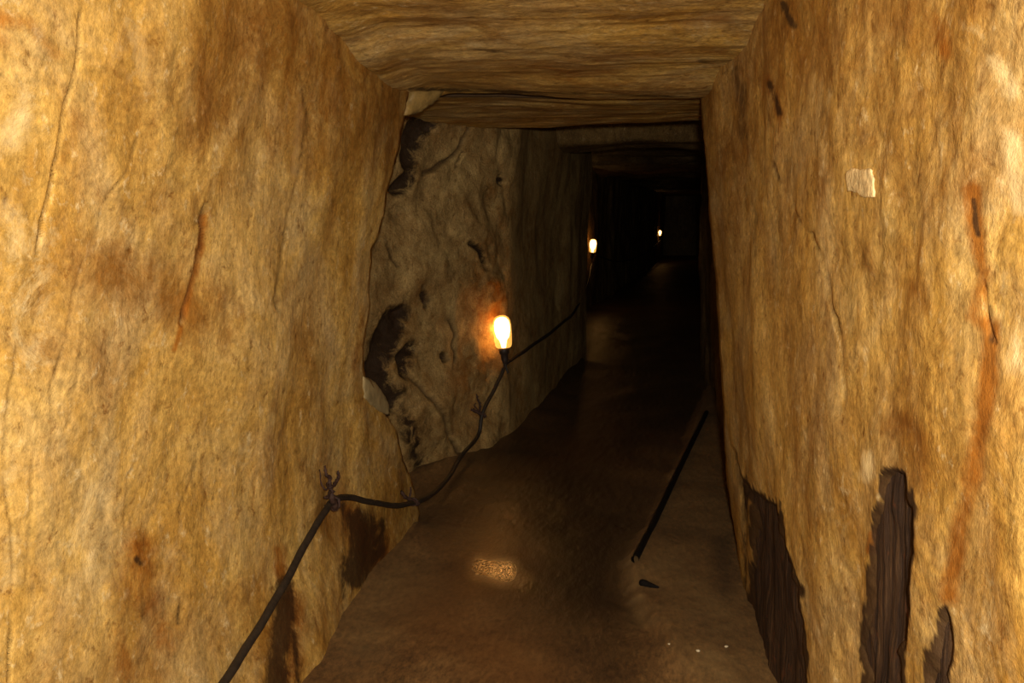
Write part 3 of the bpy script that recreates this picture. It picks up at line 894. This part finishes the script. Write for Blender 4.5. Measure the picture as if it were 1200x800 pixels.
# on this wall +y runs to the right in the picture, about 4 mm of wall to a pixel
hook(H1, [('stem', [(.0, .02, -.022), (.012, .0, 0), (.008, -.025, .03), (.008, -.02, .055), (.004, -.035, .075)], .011),
          ('wire_prong', [(.006, -.02, .055), (.010, .02, .062), (.012, .045, .075), (.01, .042, .095)], .006),
          ('wire_prong', [(.004, -.03, .07), (.008, -.03, .09), (.006, -.06, .105), (.0, -.055, .13)], .006),
          ('wire_prong', [(.006, -.025, .045), (.012, -.07, .038), (.008, -.09, .042)], .005),
          ('wire_prong', [(.005, -.04, .07), (.012, -.085, .065), (.0, -.09, .085), (-.015, -.06, .12)], .003),
          ('wire_loop', [(-.02, .0, .02), (.016, .01, .016), (.022, .012, -.012), (.0, .02, -.024), (-.03, .02, -.01)], .005)],
     'branched rusty hook holding the cable on the golden wall')
H2 = on_wall(492, 584, XL, .04) if False else np.array(cab[10])
hook(H2, [('stem', [(.02, .03, -.01), (.0, .0, .01), (-.02, -.04, .035), (-.03, -.06, .06)], .009),
          ('wire_prong', [(-.01, -.02, .02), (-.005, -.0, .045), (-.008, .01, .062)], .005),
          ('wire_loop', [(-.02, .01, .012), (.014, .01, .014), (.014, .015, -.012), (-.02, .02, -.012)], .005)],
     'small low rusty hook just above the floor where the cable sags')
H3 = nich(556, 484)
hook(H3, [('stem', [(.02, .0, -.008), (.0, .0, .0), (-.03, -.02, .018), (-.055, -.03, .03)], .012),
          ('wire_prong', [(-.015, -.0, .01), (-.008, -.01, .05), (-.02, -.01, .08), (-.03, .0, .11)], .007),
          ('wire_prong', [(-.02, -.0, .02), (-.04, -.01, .045), (-.035, .0, .06)], .004),
          ('wire_loop', [(-.012, .02, -.005), (-.014, -.0, -.05), (-.017, .0, -.10)], .0045)],
     'twisted rusty hook holding the cable below the nearest lamp')

# ------------------------------------------------------------------ things on the floor
pa = [on_floor(x, y, .014) for x, y in [(744, 655), (768, 608), (795, 551), (812, 516), (828, 483)]]
bm = bmesh.new()
pp = smooth_path(pa, 6)
tube(bm, pp, .0145, 14, cap=False)
bmesh.ops.solidify(bm, geom=bm.faces[:], thickness=.004)
tag(bm_obj('pipe', bm, M_pipe), 'thin black pipe lying along the edge of the floor bank', 'pipe')

st = [on_floor(x, y, .006) for x, y in [(751, 682), (757, 684), (764, 686), (772, 688)]]
bm = bmesh.new()
q = smooth_path(st, 4)
tube(bm, q, [.011, .013, .014, .014, .013, .012, .011, .010, .009, .008, .006, .005, .003][:len(q)], 8)
tag(bm_obj('stick', bm, M_stick), 'short black stick on the floor bank near the pipe end', 'stick')

def pebble(px, py, r, seed, label):
    c = on_floor(px, py, r * .35)
    bm = bmesh.new()
    bmesh.ops.create_icosphere(bm, subdivisions=2, radius=r)
    rr = random.Random(seed)
    sx, sy, sz = rr.uniform(.8, 1.3), rr.uniform(.8, 1.2), rr.uniform(.5, .7)
    for v in bm.verts:
        k = 1 + .18 * math.sin(v.co.x / r * 2.3 + seed) * math.cos(v.co.y / r * 2.9 + seed)
        v.co = Vector((v.co.x * sx * k, v.co.y * sy * k, v.co.z * sz))
    o = bm_obj('pebble', bm, M_pebble)
    o.location = c
    return tag(o, label, 'pebble', 'pale pebbles on the floor bank')
for x, y, r, lb in [(818, 762, .0065, 'pale pebble farther from the plank, in the middle of the floor bank'), (851, 757, .0055, 'pale pebble on the floor bank closest to the wide plank'),
                (784, 754, .0045, 'tiny pale pebble near the edge of the floor bank')]:
    pebble(x, y, r, int(x), lb)
